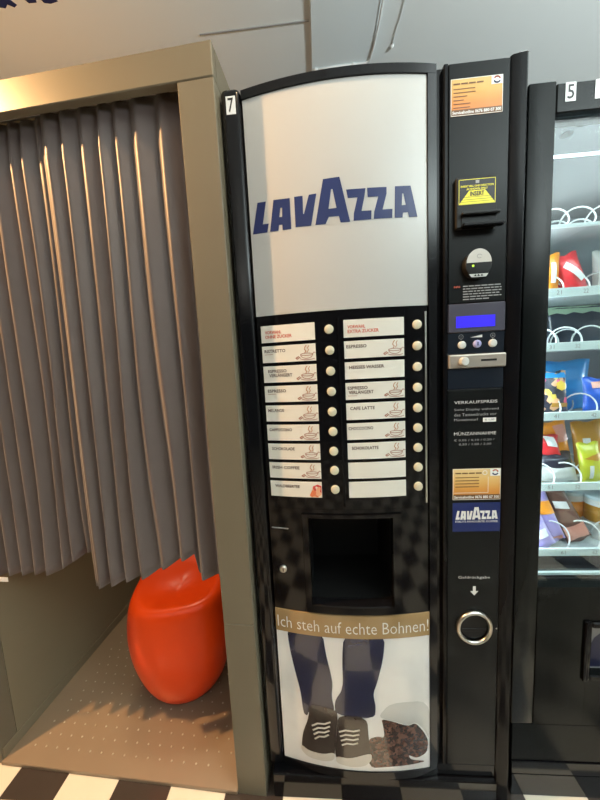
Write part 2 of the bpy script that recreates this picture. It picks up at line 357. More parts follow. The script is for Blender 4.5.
lp_ = area('booth_lamp', bloc0 @ Vector((-0.50, 0.45, 1.885)), 0.3, 0.15, 9.0, (1.0, 0.80, 0.55))
def interp(tab, x):
    if x <= tab[0][0]: return tab[0][1]
    for (a, b), (c, d) in zip(tab, tab[1:]):
        if x <= c: return b+(d-b)*(x-a)/(c-a)
    return tab[-1][1]
def curtain(name, label, u0, u1, hem, v0, per, seed, tail=0.0):
    rnd = random.Random(seed)
    # folds: narrow faces turned to the left, broad faces turned to the right
    pts = [(u0, 0.5)]; u = u0
    while u < u1:
        p = per*rnd.uniform(0.75, 1.3); a = rnd.uniform(0.75, 1.15)
        pts += [(u+0.32*p, 1.0*a), (u+0.40*p, 1.02*a), (u+0.92*p, 0.10*a), (u+p, 0.0)]; u += p
    nU = int((u1-u0)/0.0032); nZ = 44; bm = bm_new(); g = []
    sm = lambda x: sum(interp(pts, x+d) for d in (-0.003, 0, 0.003))/3
    for i in range(nU+1):
        uu = u0+(u1-u0)*i/nU; rowv = []; zb = interp(hem, uu)+0.010
        for j in range(nZ+1):
            t = j/nZ; z = 1.882+(zb-1.882)*t
            sway = 0.010*math.sin(2.2*t+uu*9+seed)*t + 0.004*math.sin(7*t+uu*31)*t
            amp = (0.024+0.010*t)*(0.5+0.5*min(1, t*12))
            s = sm(uu+sway+0.012*t*math.sin(uu*23+seed))
            rowv.append(bm.verts.new((uu+0.006*t*math.sin(uu*17), v0-amp*s+0.006*math.sin(5*t+uu*12)*t, z)))
        g.append(rowv)
    for i in range(nU):
        for j in range(nZ): bm.faces.new((g[i][j], g[i+1][j], g[i+1][j+1], g[i][j+1]))
    r = thing(name, BP, label, 'curtain', 'booth curtains', rz=BR)
    o = mk('cloth', bm, M['curtain'], r, smooth='all', local=True)
    md = o.modifiers.new('thick', 'SOLIDIFY'); md.thickness = 0.0016; md.offset = 0
    return r
cr_r = curtain('curtain', 'right half of the taupe booth curtain, hanging over the orange stool', -0.478, -0.092,
        [(-0.49, 0.586), (-0.40, 0.600), (-0.318, 0.625), (-0.215, 0.675), (-0.175, 0.690), (-0.168, 0.627), (-0.09, 0.629)], 0.060, 0.052, 3)
cr_l = curtain('curtain', 'left half of the taupe booth curtain with a white care tag at its hem', -0.858, -0.452,
        [(-0.86, 0.595), (-0.70, 0.612), (-0.62, 0.622), (-0.50, 0.690), (-0.44, 0.70)], 0.072, 0.050, 11)
mk('care_tag', box(bm_new(), -0.825, -0.782, 0.038, 0.0395, 0.600, 0.614), M['paper'], cr_l, local=True)

# moulded barrel stool: rounded body, dished seat
bm = bm_new(); NS = 56
prof = [(0.000, 0.0), (0.070, 0.0), (0.100, 0.005), (0.124, 0.024), (0.146, 0.066), (0.163, 0.130), (0.174, 0.200), (0.179, 0.265), (0.178, 0.330), (0.172, 0.375),
        (0.166, 0.410), (0.154, 0.427), (0.136, 0.430), (0.112, 0.420), (0.075, 0.408), (0.035, 0.402), (0.0, 0.401)]
rings = []
for r, z in prof:
    if r == 0: rings.append([bm.verts.new((0, 0, z))]); continue
    ring = []
    for k in range(NS):
        a = 2*math.pi*k/NS; c, s = math.cos(a), math.sin(a)
        n = 2.0+1.1*min(1, z/0.25); sc = (abs(c)**n+abs(s)**n)**(-1/n)
        zz = z + (0.014*math.sin(a) if z > 0.38 else 0.006*math.sin(a) if z > 0.33 else 0)
        ring.append(bm.verts.new((r*sc*c, r*sc*s, zz)))
    rings.append(ring)
for A, B in zip(rings, rings[1:]):
    for k in range(NS):
        if len(A) == 1: bm.faces.new((A[0], B[(k+1) % NS], B[k]))
        elif len(B) == 1: bm.faces.new((A[k], A[(k+1) % NS], B[0]))
        else: bm.faces.new((A[k], A[(k+1) % NS], B[(k+1) % NS], B[k]))
st = mk('barrel_stool', bm, M['stool'], smooth='all')
md = st.modifiers.new('round', 'SUBSURF'); md.levels = 1; md.render_levels = 2
bloc = Matrix.Translation(BP) @ Matrix.Rotation(BR, 4, 'Z')
st.location = bloc @ Vector((-0.375, 0.300, 0.0125)); st.rotation_euler = (0, 0, R(12))
tag(st, 'glossy orange-red moulded plastic stool inside the curtained booth', 'stool')

# ------------------------------------------------------------------ coffee vending machine
CX0, CX1, CB = -0.150, 0.462, 1.38
cof = thing('coffee_vending_machine', (0.13, D+0.02, 0), 'tall black hot drinks vending machine with white header panel and selection buttons', 'vending machine')
ck = lambda n, bm, m, **k: mk(n, bm, M[m], cof, **k)
bm = bm_new()      # cabinet: a shell of five boards so the dispensing bay stays open
box(bm, CX0, CX0+0.02, D+0.065, CB, 0.09, 1.80); box(bm, CX1-0.02, CX1, D+0.03, CB, 0.09, 1.80); box(bm, CX0, CX1, CB-0.02, CB, 0.09, 1.80)
box(bm, CX0, CX1, D+0.04, CB, 1.80, 1.815); box(bm, CX0, CX1, D+0.065, CB, 0.075, 0.09)
ck('cabinet', bm, 'matte')
ck('plinth', box(bm_new(), -0.180, 0.4265, D-0.012, D+0.05, 0.0, 0.0745, 0.002), 'black')
ck('base', box(bm_new(), CX0, CX1-0.004, D+0.0505, CB-0.02, 0.0, 0.0745), 'matte')
DX0, DX1 = -0.148, 0.256
for n_, a in dict(top_rail=(DX0-0.002, 0.276, 1.815, 1.833), bottom_rail=(DX0-0.002, 0.276, 0.078, 0.100)).items(): slab(n_, *a, M['black'], cof, 0.004, 0.05)
slab('door_stile', DX1+0.0005, 0.276, 0.1005, 1.8145, M['black'], cof, 0.004, 0.04)
# rounded corner pillar on the left with the number sticker
ck('corner_pillar', box(bm_new(), -0.1965, -0.1510, D+0.006, D+0.062, 0.078, 1.839, 0.012, 4), 'black', smooth=True)
# header panel
hd = slab('header_panel', DX0+0.0005, DX1-0.0005, 1.336, 1.8145, M['white'], cof, 0.0, 0.02)
LOGO = [[(-0.1263, 1.593), (-0.1059, 1.592), (-0.1164, 1.5438), (-0.1018, 1.5433), (-0.1067, 1.5245), (-0.1423, 1.5255)],
 ([(-0.0879, 1.592), (-0.0501, 1.590), (-0.0497, 1.5235), (-0.07, 1.524), (-0.07, 1.5358), (-0.0778, 1.5363), (-0.08, 1.5238), (-0.1001, 1.5246)], [(-0.0728, 1.5725), (-0.0685, 1.5725), (-0.0697, 1.5526), (-0.0761, 1.553)]),
 [(-0.0397, 1.591), (-0.0206, 1.5905), (-0.0211, 1.5522), (-0.0191, 1.5519), (-0.0064, 1.5908), (0.0105, 1.5912), (-0.0041, 1.5248), (-0.0397, 1.526)],
 ([(0.0263, 1.619), (0.0625, 1.62), (0.083, 1.5247), (0.0617, 1.5246), (0.0583, 1.5388), (0.0363, 1.5391), (0.0283, 1.5246), (0.0055, 1.5252)], [(0.0432, 1.5961), (0.0465, 1.5963), (0.0536, 1.5563), (0.0363, 1.5561)]),
 [(0.076, 1.5922), (0.1185, 1.5918), (0.1162, 1.5772), (0.1087, 1.5454), (0.1305, 1.5452), (0.1294, 1.5265), (0.0903, 1.526), (0.0915, 1.5416), (0.1003, 1.574), (0.0793, 1.5745)],
 [(0.1218, 1.5923), (0.1645, 1.5918), (0.1643, 1.5783), (0.155, 1.5457), (0.1769, 1.5461), (0.1759, 1.527), (0.1347, 1.5268), (0.1364, 1.5423), (0.1457, 1.573), (0.1227, 1.5731)],
 ([(0.183, 1.5924), (0.2178, 1.593), (0.2327, 1.528), (0.2136, 1.5274), (0.211, 1.5376), (0.2002, 1.5372), (0.1988, 1.5272), (0.1813, 1.5271)], [(0.1988, 1.5771), (0.2015, 1.5771), (0.2065, 1.5533), (0.1978, 1.5529)])]
for p in LOGO: mk('letter', flat([p]), M['navy'], hd)
# selection panel
SZ0, SZ1 = 0.852, 1.3355
slab('selection_panel', DX0+0.0005, DX1-0.0005, SZ0, SZ1, M['black'], cof, 0.0, 0.02)
slab('panel_rib', 0.046, 0.050, SZ0+0.01, 1.318, M['blackside'], cof, 0.004, 0.006)
slab('panel_rib', 0.2475, 0.2515, SZ0+0.01, 1.322, M['steel'], cof, 0.003, 0.004)
LAB = [[('VORWAHL', 'OHNE ZUCKER', 'r'), ('RISTRETTO', '-', 'c'), ('ESPRESSO', 'VERLÄNGERT', 'c'), ('ESPRESSO', '-', 'c'), ('MELANGE', None, 'c'), ('CAPPUCCINO', None, 'c'), ('SCHOKOLADE', None, 'c'), ('IRISH COFFEE', None, 'c'), ('WALDBEERTEE', None, 'b')],
       [('VORWAHL', 'EXTRA ZUCKER', 'r'), ('ESPRESSO', None, 'c'), ('HEISSES WASSER', None, 'n'), ('ESPRESSO', 'VERLÄNGERT', 'c'), ('CAFE LATTE', None, 'c'), ('CHOCCOCINO', None, 'c'), ('SCHOKOLATTE', None, 'c'), (None, None, 'n'), (None, None, 'n')]]
INSET = [[.010, .006, .012, .008, .006, .006, .010, .008, .012], [.009, .005, .010, .005, .009, .004, .010, 0, 0]]
PIT = 0.0485; LH = 0.0400
for c, (lx0, lx1, bx) in enumerate(((-0.1375, -0.0065, 0.0265), (0.0600, 0.1985, 0.2290))):
    for r_ in range(9):
        zt = 1.3115-PIT*r_; zb = zt-LH; a, b, kd = LAB[c][r_]
        cd = slab('label_card', lx0, lx1, zb, zt, M['card'], cof, 0.0016, 0.002)
        E = 0.0020; x = lx0+INSET[c][r_]; ink = M['redink'] if kd == 'r' else M['brownink']
        if a:
            two = b and b != '-'
            lh = 0.0078
            zz = zt-0.0095-lh+0.001*(kd != 'r') if kd != 'r' else zt-0.0200
            text(a, x, x+0.0058*len(a), zz, zz+lh, ink, cd, None, E, 0.022)
            if two: text(b, x+(0.002 if kd == 'c' else 0), x+0.0058*len(b)+0.002, zz-0.0105, zz-0.0105+lh*(1.25 if 'Ä' in b else 1), ink, cd, None, E, 0.022)
            if b == '-' or (two and kd == 'c' and c == 1):
                zl = zz-0.004 if b == '-' else zz-0.0145
                mk('small_print', flat([rect(x, x+0.021, zl-0.0005, zl+0.0005)], None, E), M['rustink'], cd)
        if kd == 'c':
            cx = lx1-0.022; cz = zb+0.0145; wl = 0.0014
            P = stroke(ell(cx, cz+0.001, 0.0145, 0.0028, 18), wl)+stroke(ell(cx, cz+0.001, 0.0145, 0.0095, 10, math.pi, 2*math.pi), wl)
            P += stroke(ell(cx+0.002, cz-0.0080, 0.0175, 0.0036, 12, math.pi*1.02, math.pi*1.9), wl)
            P += stroke([(cx-0.019, cz-0.003), (cx-0.026, cz-0.007), (cx-0.023, cz-0.0095), (cx-0.016, cz-0.005)], 0.0022)
            P += stroke([(cx+0.0140, cz+0.001), (cx+0.0175, cz+0.0055), (cx+0.0212, cz+0.004)], wl)
            mk('cup_print', flat(P, None, E), M['rustink'], cd)
            S = stroke([(cx-0.004, cz+0.005), (cx-0.001, cz+0.009), (cx-0.005, cz+0.013), (cx-0.003, cz+0.019), (cx, cz+0.022)], 0.0018)
            S += stroke([(cx+0.001, cz+0.006), (cx+0.005, cz+0.011), (cx+0.003, cz+0.016), (cx+0.006, cz+0.021)], 0.0016)
            mk('steam_print', flat(S, None, E), M['swirl'], cd)
        if kd == 'b': mk('berry_print', flat([[(lx1-0.033, zb+0.001), (lx1-0.001, zb+0.001), (lx1-0.001, zb+0.030), (lx1-0.010, zb+0.034), (lx1-0.022, zb+0.029), (lx1-0.026, zb+0.016)]], None, E), M['berry'], cd)
        bz = 1.2930-PIT*r_
        bt = ck('button', lathe(bm_new(), [(0.0108, -0.001), (0.0108, 0.003), (0.0098, 0.0055), (0.006, 0.0068), (0.0, 0.0070)][:4], (bx, yd(bx), bz), 'y', 20), 'button', smooth=True)
# dispensing bay
BX0, BX1, BZ0, BZ1 = -0.045, 0.164, 0.592, 0.830
slab('bay_surround', DX0+0.0005, BX0-0.016, 0.566, SZ0-0.0005, M['black'], cof, 0.0, 0.02)
slab('bay_surround', BX1+0.022, DX1-0.0005, 0.566, SZ0-0.0005, M['black'], cof, 0.0, 0.02)
slab('bay_surround', BX0-0.0155, BX1+0.0215, BZ1+0.010, SZ0-0.0005, M['black'], cof, 0.0, 0.02)
slab('bay_surround', BX0-0.0155, BX1+0.0215, 0.566, BZ0-0.020, M['black'], cof, 0.0, 0.02)
bay = slab('bay_frame', BX0-0.0150, BX0, BZ0-0.0195, BZ1+0.0095, M['black'], cof, 0.005, 0.03)
slab('bay_frame', BX1, BX1+0.0210, BZ0-0.0195, BZ1+0.0095, M['black'], cof, 0.005, 0.03)
slab('bay_frame', BX0+0.0003, BX1-0.0003, BZ1, BZ1+0.0095, M['black'], cof, 0.005, 0.03)
slab('bay_frame', BX0+0.0003, BX1-0.0003, BZ0-0.0195, BZ0, M['blackside'], cof, 0.006, 0.03)
ck('bay_sill', tube(bm_new(), [(BX0+0.004+i*(BX1-BX0-0.008)/8, yd(BX0+i*(BX1-BX0)/8)-0.0055, BZ0+0.0005) for i in range(9)], 0.0022, 8), 'blackside', smooth='all')
yb0, yb1 = D+0.017, D+0.20
bm = bm_new(); t = 0.006
box(bm, BX0-t, BX0, yb0, yb1, BZ0-t, BZ1+t); box(bm, BX1, BX1+t, yb0, yb1, BZ0-t, BZ1+t); box(bm, BX0-t, BX1+t, yb1, yb1+t, BZ0-t, BZ1+t)
box(bm, BX0, BX1, yb0, yb1, BZ1, BZ1+t); box(bm, BX0, BX1, yb0, yb1, BZ0-t, BZ0)
by_ = ck('dispensing_bay', bm, 'matte')
mk('spout', lathe(bm_new(), [(0.012, 0.0), (0.012, 0.03), (0.022, 0.05)], (0.06, D+0.10, BZ1-0.05), 'z', 16), M['matte'], by_, smooth=True)
lk = ck('lock', lathe(bm_new(), [(0.0095, 0.0), (0.0095, 0.004), (0.0075, 0.006), (0.004, 0.0062)], (-0.1175, yd(-0.1175), 0.683), 'y', 20), 'steel', smooth=True)
mk('keyhole', box(bm_new(), -0.1187, -0.1163, yd(-0.1175)-0.0068, yd(-0.1175)-0.0055, 0.678, 0.688), M['matte'], lk)
slab('flap_edge', -0.142, -0.098, 0.7945, 0.7965, M['greyink'], cof, 0.0012, 0.002)
# slogan strip and poster
sg = slab('slogan_strip', DX0+0.0005, DX1-0.0005, 0.5015, 0.5655, M['gold'], cof, 0.003, 0.02)
text('Ich steh auf echte Bohnen!', DX0+0.006, DX1-0.004, 0.5150, 0.5480, M['card'], sg, None, 0.0038, -0.008)
po = slab('poster', DX0+0.0005, DX1-0.0005, 0.1005, 0.501, M['poster'], cof, 0.001, 0.02)
legL = [(-0.1174, 0.512), (-0.0217, 0.512), (-0.0159, 0.4532), (-0.0060, 0.40), (-0.0009, 0.3639), (-0.0056, 0.3235), (0.0021, 0.2817), (-0.0175, 0.2800), (-0.0694, 0.2700), (-0.0748, 0.2517), (-0.0851, 0.2584), (-0.0898, 0.3256), (-0.1041, 0.3941), (-0.115, 0.4625)]
legR = [(0.0332, 0.512), (0.1392, 0.512), (0.1333, 0.4428), (0.1166, 0.3747), (0.1043, 0.3401), (0.1111, 0.3006), (0.1066, 0.266), (0.0023, 0.270), (0.0017, 0.3112), (0.0265, 0.3537), (0.0265, 0.4404)]
shL = [(-0.0687, 0.2942), (-0.0016, 0.2866), (0.0098, 0.2765), (0.004, 0.226), (-0.0028, 0.1513), (-0.0101, 0.1267), (-0.0361, 0.1213), (-0.0768, 0.1251), (-0.0967, 0.143), (-0.0898, 0.1968), (-0.0709, 0.2481)]
shR = [(0.0096, 0.272), (0.0871, 0.2693), (0.0894, 0.2065), (0.0956, 0.1427), (0.0833, 0.1238), (0.0436, 0.116), (0.004, 0.1198), (-0.0028, 0.1513), (0.0036, 0.2168)]
soL = [(-0.096, 0.1574), (-0.076, 0.1424), (-0.0353, 0.1403), (-0.0043, 0.1529), (-0.0053, 0.1276), (-0.0322, 0.1175), (-0.0771, 0.1203), (-0.097, 0.1382)]
soR = [(-0.0007, 0.1424), (0.0364, 0.1384), (0.096, 0.1611), (0.0963, 0.1381), (0.0792, 0.1189), (0.0435, 0.1113), (0.0, 0.1192)]
beans = [(0.1242, 0.265), (0.1566, 0.2548), (0.1957, 0.2379), (0.2157, 0.2461), (0.2396, 0.2135), (0.2517, 0.184), (0.2474, 0.1482), (0.2187, 0.1348), (0.1947, 0.1492), (0.2025, 0.1326), (0.2481, 0.1222), (0.2024, 0.1169), (0.1385, 0.1150), (0.087, 0.1120), (0.0869, 0.2018), (0.1129, 0.2113), (0.1323, 0.2065), (0.1291, 0.2426)]
sack = [(0.1499, 0.3127), (0.2550, 0.3088), (0.2550, 0.183), (0.2397, 0.2226), (0.2157, 0.2488), (0.1958, 0.2397), (0.1567, 0.2575), (0.1142, 0.2696)]
for n_, p, m_, e in (('sack_print', sack, 'sack', .0014), ('coffee_beans_print', beans, 'beans', .0016), ('trouser_leg_print', legL, 'jeans', .0016), ('trouser_leg_print', legR, 'jeans', .0018),
                     ('shoe_print', shL, 'shoe', .0020), ('shoe_print', shR, 'shoe', .0022), ('sole_print', soL, 'sole', .0024), ('sole_print', soR, 'sole', .0026)):
    mk(n_, flat([chaikin(p)], None, e), M[m_], po)
for cx, cz, w_, tl in ((-0.0375, 0.216, 0.050, 0.010), (0.0385, 0.205, 0.054, 0.005)):
    for k in range(4):
        z = cz+0.020-k*0.0135; hw = w_/2-0.002*k
        mk('lace_print', flat(stroke([(cx-hw, z-tl), (cx-hw*0.4, z-tl*0.3+0.003), (cx+hw*0.4, z+tl*0.3-0.001), (cx+hw, z+tl)], 0.0050), None, .0028), M['sole'], po)
# number sticker on the pillar
sn = ck('number_sticker', box(bm_new(), -0.1830, -0.1615, D+0.0045, D+0.0060, 1.782, 1.819), 'paper')
text('7', -0.1785, -0.1660, 1.7860, 1.8150, M['blackink'], sn, D+0.0045, 0.0005, 0.01)

# money column on the right
KX0, KX1 = 0.300, 0.4265
ck('column_gutter', box(bm_new(), 0.2765, KX0-0.0005, D+0.012, D+0.04, 0.078, 1.830), 'black')
ck('column_edge', box(bm_new(), 0.2900, KX0-0.0003, D-0.002, D+0.0118, 0.110, 1.829, 0.002), 'blackside')
bm = bm_new()   # outer flange, swept forward towards the right edge
secs = [(0.4270, D+0.003), (0.4310, D-0.001), (0.4480, D-0.004), (0.4560, D-0.005), (0.4600, D-0.002), (0.4620, D+0.004), (0.4620, D+0.05), (0.4270, D+0.05)]
lo = [bm.verts.new((x, y, 0.0)) for x, y in secs]; hi = [bm.verts.new((x, y, 1.832)) for x, y in secs]
for i in range(len(secs)): j = (i+1) % len(secs); bm.faces.new((lo[i], lo[j], hi[j], hi[i]))
bm.faces.new(lo[::-1]); bm.faces.new(hi)
ck('column_flange', bm, 'blackside', smooth=True)
fc = ck('flange_cap', box(bm_new(), 0.4420, 0.4612, D-0.003, D+0.05, 1.8325, 1.8345), 'greyink')
ck('upper_panel', box(bm_new(), KX0, KX1, D, D+0.03, 1.334, 1.829, 0.002), 'satin')
ck('blank_panel', box(bm_new(), KX0, KX1, D+0.001, D+0.03, 1.1375, 1.1865, 0.001), 'bluepanel')
ck('button_panel', box(bm_new(), KX0, KX1, D+0.001, D+0.03, 1.2195, 1.2685, 0.001), 'bluepanel')
ck('lower_panel', box(bm_new(), KX0, KX1, D, D+0.03, 0.112, 1.137, 0.002), 'satin')
ck('column_foot', box(bm_new(), 0.2765, 0.4265, D+0.001, D+0.04, 0.078, 0.1115, 0.001), 'blackside')
# orange service stickers
def service_sticker(x0, x1, z0, z1, m, small):
    s = ck('service_sticker', box(bm_new(), x0, x1, D-0.0008, D, z0, z1), m); y = D-0.0008; W = x1-x0; Hh = z1-z0
    mk('border', flat([rect(x0, x1, z1-0.0012, z1), rect(x0, x1, z0, z0+0.0012), rect(x0, x0+0.0012, z0, z1), rect(x1-0.0012, x1, z0, z1)], y, .0002), M['card'], s)
    bx0 = x0+(0.60 if small else 0.78)*W
    mk('badge', flat([rect(x0+0.78*W, x1-0.001, z1-0.24*Hh, z1-0.001)], y, .0004), M['paper'], s)
    cx, cz = x0+0.885*W, z1-0.12*Hh
    mk('badge_mark', flat(stroke(ell(cx, cz, 0.006, 0.0055, 10, 0.2, 2.6), 0.003), y, .0006), M['redink'], s)
    mk('badge_mark', flat(stroke(ell(cx, cz-0.001, 0.006, 0.0050, 10, 3.4, 5.9), 0.003), y, .0006), M['navy'], s)
    mk('headline_print', flat([rect(x0+0.05*W+i*0.016, x0+0.05*W+i*0.016+0.0135, z1-0.16*Hh, z1-0.12*Hh) for i in range(4)], y, .0004), M['darkink'], s)
    rows = [rect(x0+0.05*W, x0+0.05*W+l*W, z1-(0.29+0.10*i)*Hh, z1-(0.265+0.10*i)*Hh) for i, l in enumerate((.42, .43, .27, .20, .33, .32) if not small else (.5, .5, .5, .5))]
    mk('address_print', flat(rows, y, .0004), M['darkink'], s)
    if small:
        mk('badge_ring', flat(stroke(ell(x0+0.67*W, cz-0.001, 0.005, 0.005, 12), 0.0015), y, .0005), M['paper'], s)
        mk('inner_border', flat([rect(x0+0.735*W, x0+0.745*W, z0+0.22*Hh, z1-0.26*Hh), rect(x0+0.03*W, x0+0.745*W, z0+0.22*Hh, z0+0.235*Hh)], y, .0006), M['card'], s)
    mk('phone_band', flat([rect(x0+0.001, x1-0.001, z0+0.0012, z0+0.17*Hh)], y, .0003), M['darkink'], s)
    text('Servicehotline 0676 880 07 300', x0+0.03*W, x1-0.03*W, z0+0.045*Hh, z0+0.135*Hh, M['paper'], s, y, .0006, 0.02)
service_sticker(0.3045, 0.4110, 1.725, 1.797, 'sticker', False)
service_sticker(0.3125, 0.4240, 0.866, 0.944, 'sticker2', True)
# banknote reader
ba = ck('banknote_reader', box(bm_new(), 0.3185, 0.4050, D-0.011, D-0.0005, 1.496, 1.6015, 0.003, 2), 'matte')
yf = D-0.011
mk('slot_lip', box(bm_new(), 0.3280, 0.4140, D-0.026, D-0.0115, 1.494, 1.503, 0.003, 2), M['blackside'], ba)
mk('slot_lip', box(bm_new(), 0.3280, 0.4080, D-0.020, D-0.0115, 1.520, 1.528, 0.003, 2), M['matte'], ba)
mk('slot_mouth', box(bm_new(), 0.3300, 0.4020, D-0.0125, D-0.0113, 1.5035, 1.5195), M['matte'], ba)
mk('decal_ground', flat([rect(0.3225, 0.4010, 1.5435, 1.5965)], yf, .0003), M['blackink'], ba)
x0, x1, z0, z1 = 0.3235, 0.4000, 1.5445, 1.5955
mk('decal_border', flat([rect(x0, x1, z1-.0012, z1), rect(x0, x1, z0, z0+.0012), rect(x0, x0+.0012, z0, z1), rect(x1-.0012, x1, z0, z1)], yf, .0006), M['yellow'], ba)
text('INSERT BILL ONE DIRECTION', x0+.004, x1-.004, 1.5795, 1.5835, M['yellow'], ba, yf, .0006, 0.03)
text('AS SHOWN ONLY', x0+.016, x1-.016, 1.5735, 1.5775, M['yellow'], ba, yf, .0006, 0.03)
mk('decal_emblem', flat([rect(0.3585, 0.3660, 1.5865, 1.5925)], yf, .0006), M['greyink'], ba)
def trap(za, zb):
    f = lambda z: 0.0375-(z-1.5460)/(1.5725-1.5460)*0.0210
    c = 0.3618; return [(c-f(za), za), (c+f(za), za), (c+f(zb), zb), (c-f(zb), zb)]
mk('decal_stripes', flat([trap(1.5460, 1.5495), trap(1.5502, 1.5540), trap(1.5547, 1.5590), trap(1.5597, 1.5725)], yf, .0006), M['yellow'], ba)
text('INSERT', 0.3470, 0.3766, 1.5612, 1.5705, M['blackink'], ba, yf, .0009, 0.03)
# round card reader
rd = ck('card_reader', lathe(bm_new(), [(0.0300, 0.0005), (0.0300, 0.010), (0.0275, 0.014), (0.020, 0.015)], (0.3660, D, 1.4185), 'y', 32), 'matte', smooth=True)
yr = D-0.0152
mk('reader_dome', flat([[(0.3660+0.0265*math.cos(a), 1.4215+0.0290*math.sin(a)) for a in [math.pi*i/16 for i in range(17)]]], yr, .0004), M['sack'], rd)
mk('reader_sign', flat(stroke(ell(0.3665, 1.4345, 0.005, 0.004, 10, 0.5, 5.5), 0.0014), yr, .0007), M['greyink'], rd)
mk('reader_lip', flat([[(0.3450, 1.3975), (0.3860, 1.3975), (0.3810, 1.3905), (0.3500, 1.3905)]], yr, .0004), M['steel'], rd)
mk('reader_teeth', flat([[(0.355, 1.3925), (0.358, 1.397), (0.361, 1.3925)], [(0.362, 1.3925), (0.365, 1.397), (0.368, 1.3925)], [(0.369, 1.3925), (0.372, 1.397), (0.375, 1.3925)]], yr, .0008), M['matte'], rd)
mk('reader_lamp', lathe(bm_new(), [(0.0026, 0.0), (0.0022, 0.001), (0.001, 0.0014)], (0.3535, yr, 1.4150), 'y', 10), M['led'], rd)
for o_ in (ba, rd): o_.location.x -= 0.006; o_.location.z -= 0.004
up_ = [o for o in cof.children if o.name.startswith('upper_panel')][0]
text('INFO', 0.3130, 0.3270, 1.3690, 1.3735, M['redink'], up_, D, .0005, 0.03)
rnd = random.Random(5); bars = []
for i in range(6):
    x = 0.3330
    while x < 0.414 - (0.03 if i == 5 else 0):
        l = rnd.uniform(0.005, 0.014); l = min(l, 0.417-x); bars.append(rect(x, x+l, 1.3705-i*0.0058, 1.3728-i*0.0058)); x += l+0.0018
mk('instruction_print', flat(bars, D, .0005), M['greyink'], up_)
# display
ds = ck('display', box(bm_new(), KX0, KX1, D-0.002, D+0.03, 1.2690, 1.3335, 0.002), 'screenframe')
mk('screen', box(bm_new(), 0.3175, 0.4035, D-0.0028, D-0.0018, 1.2795, 1.3055), M['screen'], ds)
for x, z, m_ in ((0.3315, 1.2405, 'greybutton'), (0.3655, 1.2415, 'bluebutton'), (0.4000, 1.2415, 'greybutton')):
    b = ck('round_key', lathe(bm_new(), [(0.0090, 0.0), (0.0090, 0.003), (0.0075, 0.0050), (0.004, 0.0056)], (x, D+0.001, z), 'y', 20), m_, smooth=True)
    if m_ == 'bluebutton': text('1', x-0.0016, x+0.0012, z-0.004, z+0.004, M['navy'], b, D+0.001-0.0056, .0003, 0.02)
for x, s in ((0.3300, '-'), (0.4005, '+')):
    mk('key_symbol', flat(stroke(ell(x, 1.2592, 0.0050, 0.0050, 14), 0.0009)+[rect(x-0.0022, x+0.0022, 1.2588, 1.2596)]+([rect(x-0.0004, x+0.0004, 1.2570, 1.2614)] if s == '+' else [])+[rect(x-0.0004, x+0.0004, 1.2505, 1.2540)], D+0.001, .0005), M['greyink'], cof)
mk('strength_wedge', flat([[(0.3505, 1.2568), (0.3770, 1.2562), (0.3770, 1.2622)]], D+0.001, .0005), M['whiteink'], cof)
br = ck('silver_bar', box(bm_new(), KX0+0.0005, KX1+0.002, D-0.006, D+0.02, 1.1872, 1.2188, 0.003, 2), 'silver')
mk('coin_slot', box(bm_new(), 0.3720, 0.4065, D-0.0066, D-0.0058, 1.2015, 1.2060), M['matte'], br)
mk('return_button', lathe(bm_new(), [(0.0100, 0.0), (0.0100, 0.008), (0.0085, 0.011), (0.004, 0.0118)], (0.3320, D-0.006, 1.2030), 'y', 20), M['greybutton'], br, smooth=True)
lp = [o for o in cof.children if o.name.startswith('lower_panel')][0]
text('VERKAUFSPREIS', 0.3150, 0.4130, 1.1030, 1.1100, M['whiteink'], lp, D, .0005, -0.005)
for i, s in enumerate(('Siehe Display während', 'des Tastendrucks vor', 'Münzeinwurf')):
    text(s, 0.3150, 0.4160-(0.004 if i == 1 else 0.046 if i == 2 else 0), 1.0850-i*0.0115, 1.0910-i*0.0115+(.001 if i < 2 else 0), M['greyink'], lp, D, .0005, 0.0)
mk('price_sticker', flat([rect(0.3810, 0.4110, 1.0580, 1.0680)], D, .0005), M['paper'], lp)
text('€ 1,00', 0.3850, 0.4070, 1.0600, 1.0660, M['greyink'], lp, D, .0008, 0.02)
text('MÜNZANNAHME', 0.3150, 0.4115, 1.0270, 1.0365, M['whiteink'], lp, D, .0005, -0.005)
text('€ 0,05 / 0,10 / 0,20 /', 0.3150, 0.4080, 1.0120, 1.0180, M['greyink'], lp, D, .0005, 0.0)
text('0,50 / 1,00 / 2,00', 0.3265, 0.4010, 1.0015, 1.0075, M['greyink'], lp, D, .0005, 0.0)
bl = ck('brand_plate', box(bm_new(), 0.3125, 0.4250, D-0.0008, D, 0.784, 0.858), 'navy')
def small_logo(x0, x1, z0, z1):
    a0, a1, b0, b1 = -0.1423, 0.2327, 1.5245, 1.620
    f = lambda L: [(x0+(x-a0)/(a1-a0)*(x1-x0), z0+(z-b0)/(b1-b0)*(z1-z0)) for x, z in L]
    return [tuple(f(q) for q in p) if isinstance(p, tuple) else f(p) for p in LOGO]
for p in small_logo(0.3190, 0.4190, 0.8150, 0.8470): mk('letter', flat([p], D-0.0008, .0004), M['whiteink'], bl)
text("ITALY'S FAVOURITE COFFEE", 0.3190, 0.4190, 0.8075, 0.8125, M['whiteink'], bl, D-0.0008, .0004, 0.01)
text('Geldrückgabe', 0.3270, 0.4040, 0.6560, 0.6650, M['whiteink'], lp, D, .0005, 0.0)
mk('arrow_print', flat([[(0.3630, 0.6370), (0.3700, 0.6370), (0.3700, 0.6240), (0.3765, 0.6240), (0.3665, 0.6120), (0.3565, 0.6240), (0.3630, 0.6240)]], D, .0005), M['whiteink'], lp)
bm = bm_new()
